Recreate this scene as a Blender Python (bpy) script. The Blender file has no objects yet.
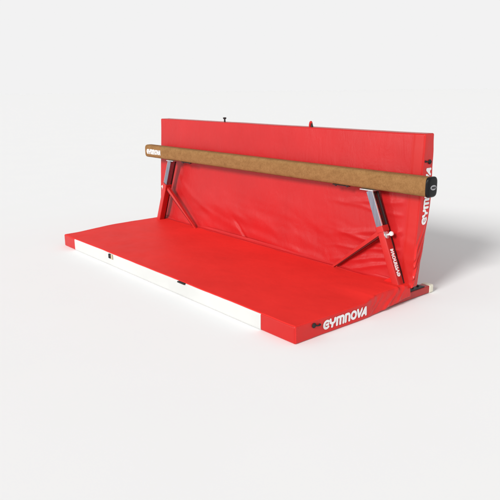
import bpy, math, random
from mathutils import Vector, Matrix, noise
random.seed(4)
scn = bpy.context.scene
C = scn.collection

# ------------------------------------------------------------------ materials
def srgb(r, g, b):
    f = lambda c: (c/255/12.92) if c/255 <= .04045 else ((c/255+.055)/1.055)**2.4
    return (f(r), f(g), f(b), 1)

def new_mat(name, col, rough=.5, metal=0., spec=.5):
    m = bpy.data.materials.new(name); m.use_nodes = True
    b = m.node_tree.nodes['Principled BSDF']
    b.inputs['Base Color'].default_value = col if len(col) == 4 else (*col, 1)
    b.inputs['Roughness'].default_value = rough
    b.inputs['Metallic'].default_value = metal
    b.inputs['Specular IOR Level'].default_value = spec
    return m, m.node_tree, b

def ramp(nt, fac, stops):
    r = nt.nodes.new('ShaderNodeValToRGB'); nt.links.new(fac, r.inputs[0])
    e = r.color_ramp.elements
    while len(e) < len(stops): e.new(.5)
    for i, (p, c) in enumerate(stops):
        e[i].position = p; e[i].color = c if len(c) == 4 else (*c, 1)
    return r.outputs[0]

def noise_tex(nt, scale, detail=4, rough=.5, stretch=(1, 1, 1), dist=0):
    tc = nt.nodes.new('ShaderNodeTexCoord'); mp = nt.nodes.new('ShaderNodeMapping')
    mp.inputs['Scale'].default_value = stretch
    nt.links.new(tc.outputs['Object'], mp.inputs[0])
    n = nt.nodes.new('ShaderNodeTexNoise')
    n.inputs['Scale'].default_value = scale; n.inputs['Detail'].default_value = detail
    n.inputs['Roughness'].default_value = rough; n.inputs['Distortion'].default_value = dist
    nt.links.new(mp.outputs[0], n.inputs['Vector'])
    return n.outputs[0]

def bump(nt, b, src, strength, dist=.002, prev=None):
    n = nt.nodes.new('ShaderNodeBump'); n.inputs['Strength'].default_value = strength
    n.inputs['Distance'].default_value = dist
    nt.links.new(src, n.inputs['Height'])
    if prev: nt.links.new(prev, n.inputs['Normal'])
    nt.links.new(n.outputs[0], b.inputs['Normal'])
    return n.outputs[0]

def vinyl(name, base, rough, spec, crumple=.25, sheen=0.):
    m, nt, b = new_mat(name, base, rough, 0, spec)
    c = Vector(base[:3])
    n1 = noise_tex(nt, 2.2, 5, .55)
    nt.links.new(ramp(nt, n1, [(.3, tuple(c*.93)), (.7, tuple(c*1.05))]), b.inputs['Base Color'])
    n2 = noise_tex(nt, 9, 6, .6, (1, 1, .45), .6)
    r = nt.nodes.new('ShaderNodeMapRange'); nt.links.new(n2, r.inputs[0])
    r.inputs[3].default_value = rough-.07; r.inputs[4].default_value = rough+.08
    nt.links.new(r.outputs[0], b.inputs['Roughness'])
    p = bump(nt, b, n2, crumple, .012)
    n3 = noise_tex(nt, 520, 2, .5)
    bump(nt, b, n3, .12, .0006, p)
    if sheen:
        b.inputs['Sheen Weight'].default_value = sheen
        b.inputs['Sheen Roughness'].default_value = .45
        b.inputs['Sheen Tint'].default_value = (1, .55, .62, 1)
    return m

RED = (.62, .030, .026)
M = {}
M['vinyl'] = vinyl('red_vinyl_top_lit', (.77, .029, .024), .55, .10, .12)  # lying top: light painted in, colour raised where the key falls weakly
M['side'] = vinyl('red_vinyl_sides_lit', (.66, .022, .020), .28, .25, .2)  # same vinyl, colour brightened to make up for weak light on the sides
M['face'] = vinyl('red_vinyl_upright_face_dimmed', (.45, .012, .013), .36, .26, .36)  # same vinyl, colour darkened to offset the frontal key light
M['edge'] = vinyl('red_vinyl_border_dimmed', (.46, .013, .011), .34, .25, .15)  # same vinyl again, darkened in colour where the key would overexpose it
M['white_vinyl'] = vinyl('white_vinyl', (.54, .54, .522), .45, .3, .1)
M['print'] = new_mat('white_print', (.86, .86, .86), .5)[0]
m, nt, b = new_mat('suede', (.3, .15, .055), .9, 0, .2)
n = noise_tex(nt, 16, 6, .65, (1, 1, 1.6), .4)
n2 = noise_tex(nt, 130, 4, .7, (1, 1, .7))
mx = nt.nodes.new('ShaderNodeMath'); mx.operation = 'MULTIPLY_ADD'
nt.links.new(n, mx.inputs[0]); mx.inputs[1].default_value = .55
sc = nt.nodes.new('ShaderNodeMath'); sc.operation = 'MULTIPLY'; nt.links.new(n2, sc.inputs[0]); sc.inputs[1].default_value = .45
nt.links.new(sc.outputs[0], mx.inputs[2])
nt.links.new(ramp(nt, mx.outputs[0], [(.32, (.170, .080, .026)), (.5, (.235, .120, .042)), (.7, (.30, .162, .062))]), b.inputs['Base Color'])
bump(nt, b, n2, .35, .002)
M['suede'] = m
M['suede_seam'] = new_mat('suede_seam', (.16, .075, .028), .9)[0]
M['black'] = new_mat('black_plastic', (.008, .008, .009), .3, 0, .15)[0]
M['rubber'] = new_mat('black_webbing', (.014, .010, .010), .8)[0]
M['grey_print'] = new_mat('grey_emblem', (.38, .38, .40), .4)[0]
m, nt, b = new_mat('steel', (.27, .29, .34), .38, .85)
n = noise_tex(nt, 60, 4, .6, (1, 1, .08))
nt.links.new(ramp(nt, n, [(.3, (.20, .22, .27)), (.7, (.30, .32, .38))]), b.inputs['Base Color'])
M['steel'] = m
M['dark_steel'] = new_mat('dark_steel', (.035, .022, .022), .5, .5)[0]
M['paint'] = vinyl('red_paint', (.47, .018, .016), .36, .45, .05)
M['dark_red'] = new_mat('recess_shade_red', (.10, .010, .010), .6, 0, .1)[0]  # shade of the open channels put into the colour
M['knob'] = new_mat('white_knob', (.86, .86, .84), .3)[0]
M['bright_metal'] = new_mat('bright_metal', (.66, .66, .67), .3, .8)[0]
M['cream'] = new_mat('cream_plastic', (.80, .76, .62), .45)[0]
M['tan'] = new_mat('tan_webbing', (.45, .36, .24), .8)[0]

# ------------------------------------------------------------------ mesh helpers
def link(name, verts, faces, mats, parent=None, smooth=True, fm=None, auto=None):
    me = bpy.data.meshes.new(name)
    me.from_pydata([tuple(v) for v in verts], [], faces)
    for mm in (mats if isinstance(mats, list) else [mats]): me.materials.append(mm)
    if fm: me.polygons.foreach_set('material_index', fm)
    import bmesh
    bm = bmesh.new(); bm.from_mesh(me); bmesh.ops.remove_doubles(bm, verts=bm.verts, dist=1e-6)
    if auto != 'keep': bmesh.ops.recalc_face_normals(bm, faces=bm.faces)
    bm.to_mesh(me); bm.free()
    me.polygons.foreach_set('use_smooth', [smooth]*len(me.polygons))
    if smooth and auto != 'keep': me.set_sharp_from_angle(angle=math.radians(42))
    o = bpy.data.objects.new(name, me); C.objects.link(o)
    if parent: o.parent = parent; o.matrix_parent_inverse = parent.matrix_world.inverted()
    return o

def axis(a, b_, r, n):
    k = [0, .12, .3, .55, .8, 1]
    lo = [a+r*t for t in k]; hi = [b_-r*t for t in reversed(k)]
    mid = [a+r+(b_-a-2*r)*i/n for i in range(1, n)]
    return lo+mid+hi

def rounded_grid(lo, hi, r, n, deform, matf=None):
    """closed box with rounded edges as a dense grid, then deformed"""
    ax = [axis(lo[i], hi[i], r, n[i]) for i in range(3)]
    N = [len(a)-1 for a in ax]
    idx = {}; V = []; F = []; FM = []
    def vid(i, j, k):
        if (i, j, k) not in idx:
            p = [ax[0][i], ax[1][j], ax[2][k]]
            q = [min(max(p[a], lo[a]+r), hi[a]-r) for a in range(3)]
            d = Vector([p[a]-q[a] for a in range(3)])
            P = Vector(p)
            nz = sum(1 for a in range(3) if abs(d[a]) > 1e-9)
            if nz >= 2: P = Vector(q)+d.normalized()*r
            idx[(i, j, k)] = len(V); V.append(deform(P))
        return idx[(i, j, k)]
    def quad(c, centre):
        F.append([vid(*x) for x in c]); FM.append(matf(centre) if matf else 0)
    mid = lambda a, i: (ax[a][i]+ax[a][i+1])/2
    for i in range(N[0]):
        for j in range(N[1]):
            for k, s in ((0, 'b'), (N[2], 't')):
                quad([(i, j, k), (i+1, j, k), (i+1, j+1, k), (i, j+1, k)], (mid(0, i), mid(1, j), ax[2][k], s))
        for k in range(N[2]):
            for j, s in ((0, 'f'), (N[1], 'r')):
                quad([(i, j, k), (i+1, j, k), (i+1, j, k+1), (i, j, k+1)], (mid(0, i), ax[1][j], mid(2, k), s))
    for j in range(N[1]):
        for k in range(N[2]):
            for i, s in ((0, 'l'), (N[0], 'e')):
                quad([(i, j, k), (i, j+1, k), (i, j+1, k+1), (i, j, k+1)], (ax[0][i], mid(1, j), mid(2, k), s))
    return V, F, FM

def sst(a, b_, x):
    t = min(max((x-a)/(b_-a), 0), 1); return t*t*(3-2*t)
def N3(x, y, z, o=3): return noise.fractal(Vector((x, y, z)), 1.0, 2.0, o)
def lerp_table(tab, x):
    if x <= tab[0][0]: return tab[0][1]
    for (a, va), (b_, vb) in zip(tab, tab[1:]):
        if x <= b_:
            t = (x-a)/(b_-a); t = t*t*(3-2*t)
            return va+(vb-va)*t
    return tab[-1][1]
def crease(u, w):            # a narrow soft ridge
    return math.exp(-(u/w)**2)

# ------------------------------------------------------------------ mat shapes
def def_h(P):
    x, y, z = P
    X, Y, Z = x, y, z
    top = z/.105
    # left edge bows outward
    if x < 1: X -= .095*sst(-1.09, -.45, y)*(1-sst(-.02, .6, x))*(.6+.4*top)
    Y -= .050*sst(-.16, .0, y)*sst(2.80, 2.9, x)
    # soft foam surface
    Z += top*(.0025*N3(x*1.6, y*1.8, 0)+.0015*N3(x*6, y*5, 3))
    Y += (1-top)*0 + .002*N3(x*3, z*6, 7)*(1 if y < -1 else 0)
    X += .003*N3(y*4, z*9, 5)*(1 if x > 2.9 else 0)
    # the rear right corner rides over the foot and puckers
    m = sst(-.50, -.32, y)*sst(2.55, 2.9, x)
    Z += sst(-.46, -.02, y)*sst(2.5, 2.9, x)*(1-top)*.036 + m*top*.014
    m2 = sst(-.485, -.40, y)*sst(2.72, 2.94, x)
    w = 0
    for (y0, sl, a, wd) in ((-.43, 1.0, .010, .018), (-.372, 1.7, .007, .011), (-.30, 1.2, .004, .022), (-.215, 1.5, .011, .016), (-.172, .9, .006, .010), (-.10, 1.3, .007, .020)):
        w += a*crease(y-y0-sl*(z-.06)+.015*math.sin(z*60)+.012*N3(y*9, z*14, y0*30), wd*1.25)*(.7+.6*N3(y0*40, z*16, 2))
    X += m2*w*.75 - m2*.006
    Z += m2*top*(w*.16)
    X -= sst(-.52, -.34, y)*sst(2.85, 2.99, x)*(1-.5*sst(-.12, 0, y))*top*top*.034
    return Vector((X, Y, Z))

BACK = [(.06, .075), (.095, .080), (.235, .090), (.339, .106), (.47, .116), (.663, .130), (.913, .114), (1.08, .098)]
def def_v(P):
    x, y, z = P
    s = (x+.106)/3.106
    front = -.042*s + .054*(z-.1)/.98
    th = lerp_table(BACK, z)
    th = .105+(th-.105)*sst(.3, 1, s)
    q = y/.105
    Y = front+q*th
    f = 1-q if q < .5 else 0
    X = x; Z = z
    # lower front: soft drapes
    d = 0
    low = 1-sst(.25, .62, z)
    d += .005*low*N3(x*1.7, z*4.5+x*.9, 1)
    d += .004*N3(x*1.1, z*1.5, 9)
    # the big sagging fold sweeping from the left brace
    zf = .11+.42*math.exp(-max(x-.25, 0)/.55)
    d += -.0015*crease(z-zf, .03)+.0015*crease(z-zf-.05, .05) if .2 < x < 2.2 else 0
    # short diagonal crease in the middle
    if .95 < x < 1.5: d += .005*crease((x-1.22)+1.1*(z-.17), .018)*sst(.08, .12, z)*(1-sst(.2, .30, z))
    # horizontal ripples by the right leg
    r = sst(2.15, 2.6, x)*(1-sst(2.86, 2.9, x))
    for (z0, sl, a, wd) in ((.62, .10, .006, .018), (.56, -.05, .004, .014), (.42, .18, .007, .02), (.34, -.08, .007, .016), (.30, .12, .005, .012), (.235, .22, .008, .018), (.18, .3, .007, .016), (.72, .06, .004, .03)):
        d += -.45*a*r*crease(z-z0-sl*(x-2.7)+.01*N3(x*5, z0*9, 0), wd)
    # piped seam before the border strip
    d += .0035*crease(x-2.905, .006)
    Y += f*d*1.6*sst(.06, .1, z)
    # side face: puckers in the lower third
    if x > 2.9:
        m = sst(2.9, 2.99, x)
        m3 = (1-sst(.42, .56, z))
        w = 0
        for (y0, sl, a, wd) in ((.012, .42, .010, .008), (.05, .40, .011, .008), (-.01, .35, .008, .008), (.075, .35, .006, .006)):
            w += a*crease(y-y0-sl*(z-.26)+.006*math.sin(z*40+y0*90), wd)
        X += m*(m3*w*(1-q*q)+.002*N3(y*12, z*5, 4))
        X -= m*m3*.008*q
    Z += (z/1.08)*(.002*N3(x*1.5, 0, 5))
    Z += .034*(1-sst(.06, .30, z))*sst(2.85, 2.97, x)
    return Vector((X, Y, Z))

# ------------------------------------------------------------------ block lettering (signed distance strokes -> clean mesh)
def seg_d(p, a, b_):
    ax, ay = a; bx, by = b_; px, py = p
    dx, dy = bx-ax, by-ay; L = dx*dx+dy*dy
    t = 0 if L == 0 else max(0, min(1, ((px-ax)*dx+(py-ay)*dy)/L))
    return math.hypot(px-ax-t*dx, py-ay-t*dy)
def arc(cx, cy, rx, ry, a0, a1, n=18):
    return [(cx+rx*math.cos(math.radians(a0+(a1-a0)*i/n)), cy+ry*math.sin(math.radians(a0+(a1-a0)*i/n))) for i in range(n+1)]
SW = .125
GLYPH = {   # advance, polylines in a box of height 1
 'G': (.78, [arc(.44, .5, .32, .375, 48, 312), [(.42, .5), (.62, .5)]]),
 'Y': (.80, [[(.10, .90), (.12, .72)]+arc(.39, .66, .27, .20, 190, 350)+[(.68, .90)], [(.40, .46), (.34, .10)]]),
 'M': (1.10, [[(.14, .10), (.14, .86)], [(.14, .86), (.40, .88)]+arc(.43, .70, .12, .17, 90, 0)+[(.55, .10)], [(.55, .86), (.80, .88)]+arc(.82, .70, .13, .17, 90, 0)+[(.95, .10)]]),
 'N': (.78, [[(.14, .10), (.14, .86)], [(.14, .86), (.38, .88)]+arc(.42, .68, .19, .19, 90, 0)+[(.62, .10)]]),
 'O': (.86, [arc(.43, .5, .31, .375, 0, 360, 28)]),
 'V': (.66, [[(.12, .90), (.28, .12)], [(.28, .12), (.72, .90)]]),
 'A': (.70, [[(.02, .12), (.52, .88)], [(.56, .88), (.56, .10)], [(.20, .32), (.56, .32)]]),
}
def word_mesh(word, place, res=26):
    """place(u, v): u along the word in letter heights, v 0..1 -> world point"""
    V = []; F = []; off = 0
    for ch in word:
        adv, lines = GLYPH[ch]
        segs = [(l[i], l[i+1]) for l in lines for i in range(len(l)-1)]
        nx = int((adv+.2)*res); ny = int(1.1*res)
        g = [[min(seg_d((-.08+i/res, -.05+j/res), a, b_) for a, b_ in segs)-SW for j in range(ny+1)] for i in range(nx+1)]
        for i in range(nx):
            for j in range(ny):
                c = [(i, j), (i+1, j), (i+1, j+1), (i, j+1)]
                val = [g[a][b_] for a, b_ in c]
                if min(val) >= 0: continue
                poly = []
                for k in range(4):
                    (a, b_), va = c[k], val[k]; (a2, b2), vb = c[(k+1) % 4], val[(k+1) % 4]
                    if va < 0: poly.append((a, b_))
                    if (va < 0) != (vb < 0):
                        t = va/(va-vb); poly.append((a+(a2-a)*t, b_+(b2-b_)*t))
                if len(poly) < 3: continue
                s = len(V)
                for a, b_ in poly: V.append(place(off-.08+a/res, -.05+b_/res))
                F.append(list(range(s, s+len(poly))))
        off += adv
    return V, F
def word_len(w): return sum(GLYPH[c][0] for c in w)

# ------------------------------------------------------------------ generic solids
def prism(path_pts, prof, closed_prof=True, up=Vector((0, 1, 0)), scales=None):
    """sweep a 2-D profile along a polyline; local axes: a = up, b = tangent x up"""
    V = []; F = []; n = len(prof)
    for i, p in enumerate(path_pts):
        t = (path_pts[min(i+1, len(path_pts)-1)]-path_pts[max(i-1, 0)]).normalized()
        bax = up.cross(t).normalized(); a = t.cross(bax).normalized()
        s = scales[i] if scales else 1
        for (q, w) in prof: V.append(p+bax*q*s+a*w*s)
    for i in range(len(path_pts)-1):
        for k in range(n if closed_prof else n-1):
            k2 = (k+1) % n
            F.append([i*n+k, i*n+k2, (i+1)*n+k2, (i+1)*n+k])
    if closed_prof:
        F.append(list(range(n))); F.append([(len(path_pts)-1)*n+k for k in range(n)])
    return V, F
def rrect(w, h, r, n=4):
    out = []
    for cx, cy, a in ((w/2-r, h/2-r, 0), (-w/2+r, h/2-r, 90), (-w/2+r, -h/2+r, 180), (w/2-r, -h/2+r, 270)):
        out += [(cx+r*math.cos(math.radians(a+90*i/n)), cy+r*math.sin(math.radians(a+90*i/n))) for i in range(n+1)]
    return out
def join(*ms):
    V = []; F = []
    for v, f in ms:
        s = len(V); V += list(v); F += [[i+s for i in q] for q in f]
    return V, F
def box(c, d, r=.003):
    return rounded_grid([c[i]-d[i]/2 for i in range(3)], [c[i]+d[i]/2 for i in range(3)], min(r, min(d)*.45), (2, 2, 2), lambda p: p)[:2]
def disc_stack(c, ax_, prof, n=28):
    """lathe: prof = [(distance along axis, radius)]"""
    ax_ = Vector(ax_).normalized(); u = ax_.orthogonal().normalized(); v = ax_.cross(u)
    V = []; F = []
    for (d, r) in prof:
        for k in range(n):
            a = 2*math.pi*k/n; V.append(Vector(c)+ax_*d+(u*math.cos(a)+v*math.sin(a))*max(r, 1e-4))
    for i in range(len(prof)-1):
        for k in range(n): F.append([i*n+k, i*n+(k+1) % n, (i+1)*n+(k+1) % n, (i+1)*n+k])
    F.append(list(range(n))); F.append([(len(prof)-1)*n+k for k in range(n)])
    return V, F
def tube(pts, r, n=10, flat=1.0):
    pts = [Vector(p) for p in pts]
    prof = [(r*math.cos(2*math.pi*k/n), flat*r*math.sin(2*math.pi*k/n)) for k in range(n)]
    up = Vector((0, 1, .13)).normalized()
    return prism(pts, prof, True, up)

def thing(name, loc, label, cat):
    o = bpy.data.objects.new(name, None); C.objects.link(o); o.location = loc
    o['label'] = label; o['category'] = cat; o.empty_display_size = .1
    bpy.context.view_layer.update()
    return o

# ------------------------------------------------------------------ ground
gv, gf = [(0, 0, 0)], []
NR = 96
for rad in (4, 20, 80, 260):
    gv += [(rad*math.cos(2*math.pi*k/NR), rad*math.sin(2*math.pi*k/NR), 0) for k in range(NR)]
for k in range(NR): gf.append([0, 1+k, 1+(k+1) % NR])
for r_ in range(3):
    for k in range(NR):
        a = 1+r_*NR; gf.append([a+k, a+NR+k, a+NR+(k+1) % NR, a+(k+1) % NR])
m, nt, b = new_mat('white_studio_floor', (.80, .80, .80), 1, 0, 0)
n = noise_tex(nt, 1.3, 5, .6)
GC = .878
nt.links.new(ramp(nt, n, [(.3, (GC*.994,)*3), (.7, (GC*1.004,)*3)]), b.inputs['Base Color'])
g = link('floor', gv, gf, m, smooth=False); g['kind'] = 'structure'

# ------------------------------------------------------------------ folding mat
mat = thing('folding_mat', (1.45, -.5, 0), 'red vinyl folding mat, half lying with white front band, half upright behind the beam', 'gym mat')

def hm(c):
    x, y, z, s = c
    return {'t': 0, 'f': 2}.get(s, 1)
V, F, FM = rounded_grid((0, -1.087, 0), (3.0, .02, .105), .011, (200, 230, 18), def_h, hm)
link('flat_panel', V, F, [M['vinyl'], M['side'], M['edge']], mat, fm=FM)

# white band: a sheet wrapped over the front face only
def band_pt(x, z, off=.0025): 
    p = def_h(Vector((x, -1.087, z))); p.y -= off; return p
bv, bf = [], []
zs = [.0012, .004, .010, .02, .04, .06, .08, .092, .0985, .1015]
xs = [.225+(2.715-.225)*i/160 for i in range(161)]
for i, x in enumerate(xs):
    for j, z in enumerate(zs):
        p = band_pt(x+(.0 if z > .05 else .0), z)
        rr = .011
        if z < rr: p.y += (rr-math.sqrt(max(rr*rr-(rr-z)**2, 0)))
        if z > .105-rr: p.y += (rr-math.sqrt(max(rr*rr-(z-.105+rr)**2, 0)))
        bv.append(p)
n_ = len(zs)
for i in range(len(xs)-1):
    for j in range(n_-1): bf.append([i*n_+j, (i+1)*n_+j, (i+1)*n_+j+1, i*n_+j+1])
# turned edges so the band has thickness
base = len(bv)
bv += [Vector((p.x, p.y+.004, p.z)) for p in bv]
ring = [i*n_ for i in range(len(xs))]+[(len(xs)-1)*n_+j for j in range(1, n_)]+[i*n_+n_-1 for i in reversed(range(len(xs)-1))]+[j for j in reversed(range(1, n_-1))]
for a, c in zip(ring, ring[1:]+ring[:1]): bf.append([a, c, base+c, base+a])
link('white_band', bv, bf, M['white_vinyl'], mat)

# upright panel
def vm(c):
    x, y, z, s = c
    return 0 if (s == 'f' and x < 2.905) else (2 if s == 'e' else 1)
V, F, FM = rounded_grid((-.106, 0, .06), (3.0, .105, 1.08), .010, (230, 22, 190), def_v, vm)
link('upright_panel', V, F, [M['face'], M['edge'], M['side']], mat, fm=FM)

# soft vinyl fold that closes the hinge between both halves
hv = []; hf = []
xs = [-.06+i*(2.86+.06)/140 for i in range(141)]
K = 9
for x in xs:
    s = (x+.106)/3.106
    for k in range(K):
        a = math.pi*.5*k/(K-1)
        yy = -.042*s-.012-.030*(1-math.sin(a))+.003*N3(x*3, k*.3, 0)
        zz = .104+.026*(1-math.cos(a))+.003*N3(x*3.3, k*.25, 8)
        hv.append(Vector((x, yy+.014, zz)))
for i in range(len(xs)-1):
    for k in range(K-1): hf.append([i*K+k, (i+1)*K+k, (i+1)*K+k+1, i*K+k+1])
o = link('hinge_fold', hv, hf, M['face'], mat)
so = o.modifiers.new('Solidify', 'SOLIDIFY'); so.thickness = .003; so.offset = -1

# creased gusset of the hinge beside the right leg
def wedge(pts, th=.012):
    c = sum((Vector(p) for p in pts), Vector())/len(pts)
    V = [Vector(p) for p in pts]+[Vector(p)+Vector((0, th, -.006)) for p in pts]
    n = len(pts); F = [list(range(n)), list(range(n, 2*n))]+[[i, (i+1) % n, n+(i+1) % n, n+i] for i in range(n)]
    return V, F
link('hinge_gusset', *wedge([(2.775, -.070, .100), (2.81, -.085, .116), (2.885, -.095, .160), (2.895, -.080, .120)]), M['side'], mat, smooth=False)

# piping along the border seam of the upright panel
pp = [def_v(Vector((2.905, 0, .075+.995*i/80)))+Vector((0, -.0005, 0)) for i in range(81)]
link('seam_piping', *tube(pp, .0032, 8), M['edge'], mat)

# lettering
H_W = word_len('GYMNOVA')
def side_h(u, v):
    y = -.868+(u/H_W)*(-.485+.868)
    z = .026+v*.058
    p = def_h(Vector((3.0, y, z))); p.x += .0022; return p
link('lettering', *word_mesh('GYMNOVA', side_h), M['print'], mat, smooth=False, auto='keep')
def side_v(u, v):
    z = .505+(u/H_W)*(.868-.505)
    y = .084-v*.049
    p = def_v(Vector((3.0, y, z))); p.x += .0022; return p
link('lettering', *word_mesh('GYMNOVA', side_v), M['print'], mat, smooth=False, auto='keep')

# toggles and loops
def toggle(c, nrm, along):
    c = Vector(c); nrm = Vector(nrm); along = Vector(along)
    a = disc_stack(c, nrm, [(0, .013), (.005, .0155), (.010, .010), (.014, .005)], 18)
    cord = tube([c+nrm*.006+along*t*.048+nrm*.007*math.sin(t*math.pi) for t in [i/10 for i in range(11)]], .0045, 8)
    e = disc_stack(c+along*.048, nrm, [(0, .007), (.005, .007), (.007, .004)], 14)
    return join(a, cord, e)
link('toggle', *toggle(def_h(Vector((3.0, -.945, .078))), (1, 0, 0), (0, 1, -.15)), M['rubber'], mat)
link('toggle', *toggle(def_v(Vector((3.0, .062, .905))), (1, 0, 0), (0, -.9, .10)), M['rubber'], mat)
# front buckles under the top edge of the white band
link('buckle', *join(box((.885, -1.094, .080), (.030, .014, .036)), box((.885, -1.100, .070), (.012, .010, .010))), M['rubber'], mat)
link('strap_end', *box((.918, -1.094, .079), (.024, .008, .040)), M['tan'], mat)
link('buckle', *box((1.905, -1.092, .0985), (.085, .020, .010), .004), M['rubber'], mat)
# loops standing on the upright panel's top edge
def loop_at(x, w, h, th):
    pts = []
    p0 = def_v(Vector((x, .05, 1.08)))
    for i in range(15):
        a = math.pi*i/14
        pts.append(p0+Vector((math.cos(a)*w, 0, -.006+math.sin(a)*h)))
    return tube(pts, th, 8)
p0 = def_v(Vector((.90, .04, 1.08)))
link('strap_toggle', *join(disc_stack(p0, (0, 0, 1), [(-.01, .008), (.024, .007), (.028, .014), (.036, .016), (.040, .010)], 16)), M['rubber'], mat)
p0 = def_v(Vector((1.955, .04, 1.08)))
lv, lf = loop_at(1.955, .011, .042, .008)
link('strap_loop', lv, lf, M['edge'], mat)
link('strap_toggle', *disc_stack(p0+Vector((.024, 0, -.004)), (-.25, 0, 1), [(-.008, .011), (.018, .008), (.032, .004)], 14), M['rubber'], mat)

# ------------------------------------------------------------------ balance beam
beam = thing('gymnastics_apparatus', (1.47, -.065, 0), 'tan suede covered balance beam on splayed red and steel legs above the red mat', 'gymnastics equipment')
BX0, BX1, BY, BZ = -.173, 3.114, -.065, .7735
def ring_pts(x, sy, sz, n=44, e=4.2):
    out = []
    for k in range(n):
        a = 2*math.pi*k/n; c, s = math.cos(a), math.sin(a)
        out.append(Vector((x, BY+sy*math.copysign(abs(c)**(2/e), c), BZ+sz*math.copysign(abs(s)**(2/e), s))))
    return out
HY, HZ = .048, .0605
def loft(sec):
    V = []; F = []
    n = len(sec[0])
    for s in sec: V += s
    for i in range(len(sec)-1):
        for k in range(n): F.append([i*n+k, i*n+(k+1) % n, (i+1)*n+(k+1) % n, (i+1)*n+k])
    F.append(list(range(n))); F.append([(len(sec)-1)*n+k for k in range(n)])
    return V, F
sec = []
R = .030
for i in range(9):
    a = math.pi/2*i/8
    sec.append(ring_pts(BX0+R*(1-math.sin(a)) if 0 else BX0+R*(1-math.cos(math.pi/2-a)) if 0 else BX0+R-R*math.cos(a), HY-R*(1-math.sin(a)), HZ-R*(1-math.sin(a))))
for i in range(1, 80): sec.append(ring_pts(BX0+R+(BX1-BX0-R)*i/80, HY, HZ))
sec.append(ring_pts(BX1, HY, HZ)); 
link('beam_body', *loft(sec), M['suede'], beam)
# stitched overlap line along the lower edge
cap = []
for dx, s in ((-.006, -.001), (-.006, .002), (.002, .003), (.007, .002), (.012, -.002), (.015, -.007), (.016, -.014)):
    cap.append(ring_pts(BX1+dx, HY+s, HZ+s))
ec = link('end_cap', *loft(cap), M['black'], beam)
# oval emblem on the cap
ov = disc_stack((BX1+.0155, BY, BZ-.002), (1, 0, 0), [(0, 1), (.0035, 1)], 36)
def squash(V, cy, cz, sy, sz): return [Vector((p.x, cy+(p.y-cy)*sy, cz+(p.z-cz)*sz)) for p in V]
ovv = squash(ov[0], BY, BZ-.002, .027, .0155)
em = link('emblem', ovv, ov[1], M['grey_print'], ec)
def cap_word(u, v): return Vector((BX1+.0195, BY-.021+(u/H_W)*.042, BZ-.009+v*.014))
link('lettering', *word_mesh('GYMNOVA', cap_word, 14), M['black'], ec, smooth=False, auto='keep')
# lettering on the left end of the beam
def beam_word(u, v):
    x = -.118+(u/H_W)*.250; z = BZ-.026+v*.048
    k = abs(z-BZ)/HZ
    return Vector((x, BY-HY*(1-k**4.2)**(1/4.2)-.002, z))
link('lettering', *word_mesh('GYMNOVA', beam_word), M['print'], beam, smooth=False, auto='keep')
# small underside fittings
for x in (.52, 2.40):
    link('underside_bracket', *join(box((x+.02, BY-.028, BZ-HZ-.001), (.15, .022, .006)), disc_stack((x-.03, BY-.03, BZ-HZ-.001), (0, 0, -1), [(0, .007), (.010, .007)], 10),
         disc_stack((x+.075, BY-.03, BZ-HZ-.001), (0, 0, -1), [(-.006, .007), (.008, .007)], 10)), M['dark_steel'], beam)

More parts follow.
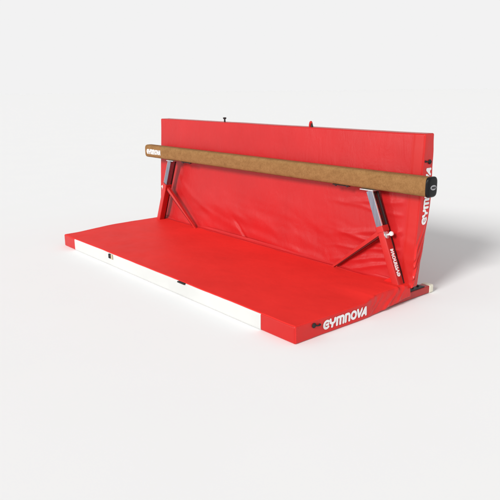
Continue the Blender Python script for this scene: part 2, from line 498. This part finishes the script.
CX = (BX0+3.115)/2
LY = -.078
def leg(sgn):
    """sgn +1 right, -1 left; built for the right and mirrored in x about the beam's centre"""
    def mir(V): return V if sgn > 0 else [Vector((2*CX-p[0], p[1], p[2])) for p in V]
    def L(name, mesh, mt, parent, smooth=True): return link(name, mir(mesh[0]), mesh[1], mt, parent, smooth)
    top = Vector((2.672, LY, BZ-HZ-.010)); bot = Vector((2.948, LY, .045))
    joint = top.lerp(bot, .372)
    ax = (bot-top).normalized()
    up = Vector((0, 1, 0))
    # lower red tube (main mesh of the leg)
    W, Dp = .052, .058
    j0 = joint-ax*.012
    lo = prism([j0, bot], rrect(W, Dp, .005), True, up)
    P = L('leg', lo, M['paint'], beam)
    # collar where the column slides in
    L('collar', prism([j0-ax*.010, j0+ax*.030], rrect(W+.008, Dp+.008, .006), True, up), M['paint'], P)
    # steel channel open to the outer side, web with adjustment holes
    cw, cd, t = .046, .052, .005
    a, b_ = top, j0+ax*.05
    def plate(q0, q1, w0, w1): return prism([a, b_], [(q0, w0), (q1, w0), (q1, w1), (q0, w1)], True, up)
    # b axis = up x tangent -> points towards -x*...; find sign of the outer side
    bax = up.cross(ax).normalized(); so_ = 1 if bax.x > 0 else -1
    fr = plate(-cw/2, cw/2, -cd/2, -cd/2+t)
    rr_ = plate(-cw/2, cw/2, cd/2-t, cd/2)
    web = plate(so_*(-cw/2+.0), so_*(-cw/2+.0)+so_*t, -cd/2+t+.0005, cd/2-t-.0005)
    col = L('steel_column', join(fr, web), M['steel'], P, False)
    L('rear_flange_shaded', rr_, M['dark_steel'], P, False)  # same steel flange, coloured dark for the shade inside the channel
    L('flange_highlight', plate(so_*(cw/2+.0005), so_*(cw/2+.004), -cd/2-.001, -cd/2+.009), M['bright_metal'], P, False)  # bright strip added as the highlight along the front flange edge
    inner = plate(so_*(-cw/2+t+.001), so_*(cw/2-.005), -cd/2+t+.001, cd/2-t-.001)
    L('channel_shade_fill', inner, M['dark_red'], P, False)  # dark red filling stands in for shade and red reflection in the channel
    holes = []
    Lc = (b_-a).length
    k = .03
    while k < Lc-.07:
        c = a+ax*k+bax*so_*(cw/2-.0055)
        holes.append(disc_stack(c, bax*so_, [(0, .0065), (.0022, .0065)], 12)); k += .034
    L('adjustment_holes', join(*holes), M['rubber'], P)
    # dark bar put in as the shadow gap behind the leg
    L('rear_shadow_gap', prism([a+Vector((0, cd/2+.006, 0)), bot+Vector((0, Dp/2+.006, 0))], rrect(.050, .012, .003), True, up), M['dark_steel'], P)
    # top flange
    L('top_plate', box((2.656, LY, BZ-HZ-.005), (.112, .072, .008), .002), M['bright_metal'], P)
    # knob on the outer face
    kc = joint+ax*.045+bax*so_*(W/2)
    L('knob', join(disc_stack(kc+bax*so_*.022, bax*so_, [(-.020, .006), (.0, .006), (.002, .010), (.006, .0145), (.014, .016), (.022, .0125), (.025, .005)], 22)), M['knob'], P)
    L('knob_collar', disc_stack(kc-Vector((0, .006, 0)), bax*so_, [(-.002, .024), (.004, .024), (.007, .018), (.009, .010)], 22), M['bright_metal'], P)
    # brace going inward and down to the floor frame
    b0 = joint+ax*.030+Vector((-.018, 0, 0)); b1 = Vector((2.315, LY+.012, .085))
    bt = (b1-b0).normalized(); N_ = 8
    pts = [b0.lerp(b1, i/N_) for i in range(N_+1)]; scl = [1.0-.55*i/N_ for i in range(N_+1)]
    bb = up.cross(bt).normalized(); s2 = 1 if bb.z > 0 else -1
    hh = .023
    chan = [(s2*hh, -.013), (s2*hh, .017), (-s2*hh, .017), (-s2*hh, .012), (s2*(hh-.006), .012), (s2*(hh-.006), -.012), (-s2*0.006, -.009), (-s2*0.006, -.013)]
    br = L('brace', prism(pts, chan, True, up, scl), M['paint'], P, False)
    slot = [(s2*(hh-.008), -.010), (s2*(hh-.008), .011), (-s2*(hh-.004), .011), (-s2*(hh-.004), -.010)]
    L('brace_slot_shade', prism(pts[:-1], slot, True, up, scl[:-1]), M['dark_red'], P, False)  # dark filling stands in for the shade inside the brace slot
    # base shoe and foot under the mats
    def foot_def(p): return p
    ft = rounded_grid((2.905, -.36, .004), (2.972, .208, .054), .006, (3, 20, 3), foot_def)[:2]
    f_ = L('foot', ft, M['paint'], beam)
    L('foot_cap', box((2.9385, .226, .029), (.073, .050, .056), .010), M['cream'], f_)
    L('shoe_plate', box((2.938, .050, .0575), (.062, .21, .007), .003), M['dark_steel'], f_)
    for yy in (.06, .12):
        L('bolt', disc_stack((2.936, yy, .061), (0, 0, 1), [(0, .009), (.006, .009), (.008, .006)], 8), M['dark_steel'], f_)
    # word on the outer face
    if sgn > 0:
        tl = .186
        st = bot-ax*.122
        def lw(u, v):
            return st-ax*(u/H_W)*tl+bax*so_*(W/2+.002)+Vector((0, .017-v*.033, 0))
        L('lettering', word_mesh('GYMNOVA', lw), M['print'], P, False)
leg(1); leg(-1)

# ------------------------------------------------------------------ camera
cx, cy, cz, yaw, pit, rol, f = 5.2621, -3.2856, 1.3667, -.8760, -.2565, -.0114, .6187
fw = Vector((math.sin(yaw)*math.cos(pit), math.cos(yaw)*math.cos(pit), math.sin(pit)))
r = Vector((math.cos(yaw), -math.sin(yaw), 0)); u = r.cross(fw)
r2 = r*math.cos(rol)+u*math.sin(rol); u2 = -r*math.sin(rol)+u*math.cos(rol)
cd = bpy.data.cameras.new('camera'); cam = bpy.data.objects.new('camera', cd); C.objects.link(cam)
mw = Matrix((( r2.x, u2.x, -fw.x, cx), (r2.y, u2.y, -fw.y, cy), (r2.z, u2.z, -fw.z, cz), (0, 0, 0, 1)))
cam.matrix_world = mw
cd.sensor_width = 36; cd.lens = f*1000/500*36; cd.clip_end = 10000; cd.clip_start = .05
scn.camera = cam

# ------------------------------------------------------------------ light: soft grey studio surround + one key soft box in front
w = bpy.data.worlds.new('World'); scn.world = w; w.use_nodes = True
nt = w.node_tree; bg = nt.nodes['Background']
tc = nt.nodes.new('ShaderNodeTexCoord'); sp = nt.nodes.new('ShaderNodeSeparateXYZ')
nt.links.new(tc.outputs['Generated'], sp.inputs[0])
HOR = .888; ZEN = .50
nt.links.new(ramp(nt, sp.outputs['Z'], [(0, (HOR,)*3), (.18, (HOR,)*3), (.42, (ZEN,)*3), (1, (ZEN,)*3)]), bg.inputs[0])
bg.inputs[1].default_value = 1

az = Vector((.20, -1, 0)).normalized(); el = math.radians(26)
d = Vector((az.x*math.cos(el), az.y*math.cos(el), math.sin(el)))
DIST = 20000
ld = bpy.data.lights.new('key_softbox', 'AREA'); ld.shape = 'DISK'; ld.size = 2*DIST*math.tan(math.radians(7.5))
KEY = 1.075
ld.energy = math.pi*math.pi*KEY*DIST*DIST
ld.color = (1, .995, .985)
lo = bpy.data.objects.new('key_softbox', ld); C.objects.link(lo)
lo.location = d*DIST; lo.rotation_euler = (-d).to_track_quat('-Z', 'Y').to_euler()

# weaker lamp added low in the front left only for the sheen on the right half of the upright panel
az2 = Vector((-.52, -.85, 0)).normalized(); el2 = math.radians(7)
d2 = Vector((az2.x*math.cos(el2), az2.y*math.cos(el2), math.sin(el2)))
l2 = bpy.data.lights.new('added_sheen_lamp', 'AREA'); l2.shape = 'DISK'; l2.size = 2*DIST*math.tan(math.radians(4.5))
l2.energy = math.pi*math.pi*.15*DIST*DIST
o2 = bpy.data.objects.new('added_sheen_lamp', l2); C.objects.link(o2)
o2.location = d2*DIST; o2.rotation_euler = (-d2).to_track_quat('-Z', 'Y').to_euler()

scn.render.engine = 'CYCLES'
scn.view_settings.view_transform = 'Standard'; scn.view_settings.look = 'None'
scn.view_settings.exposure = 0; scn.view_settings.gamma = 1
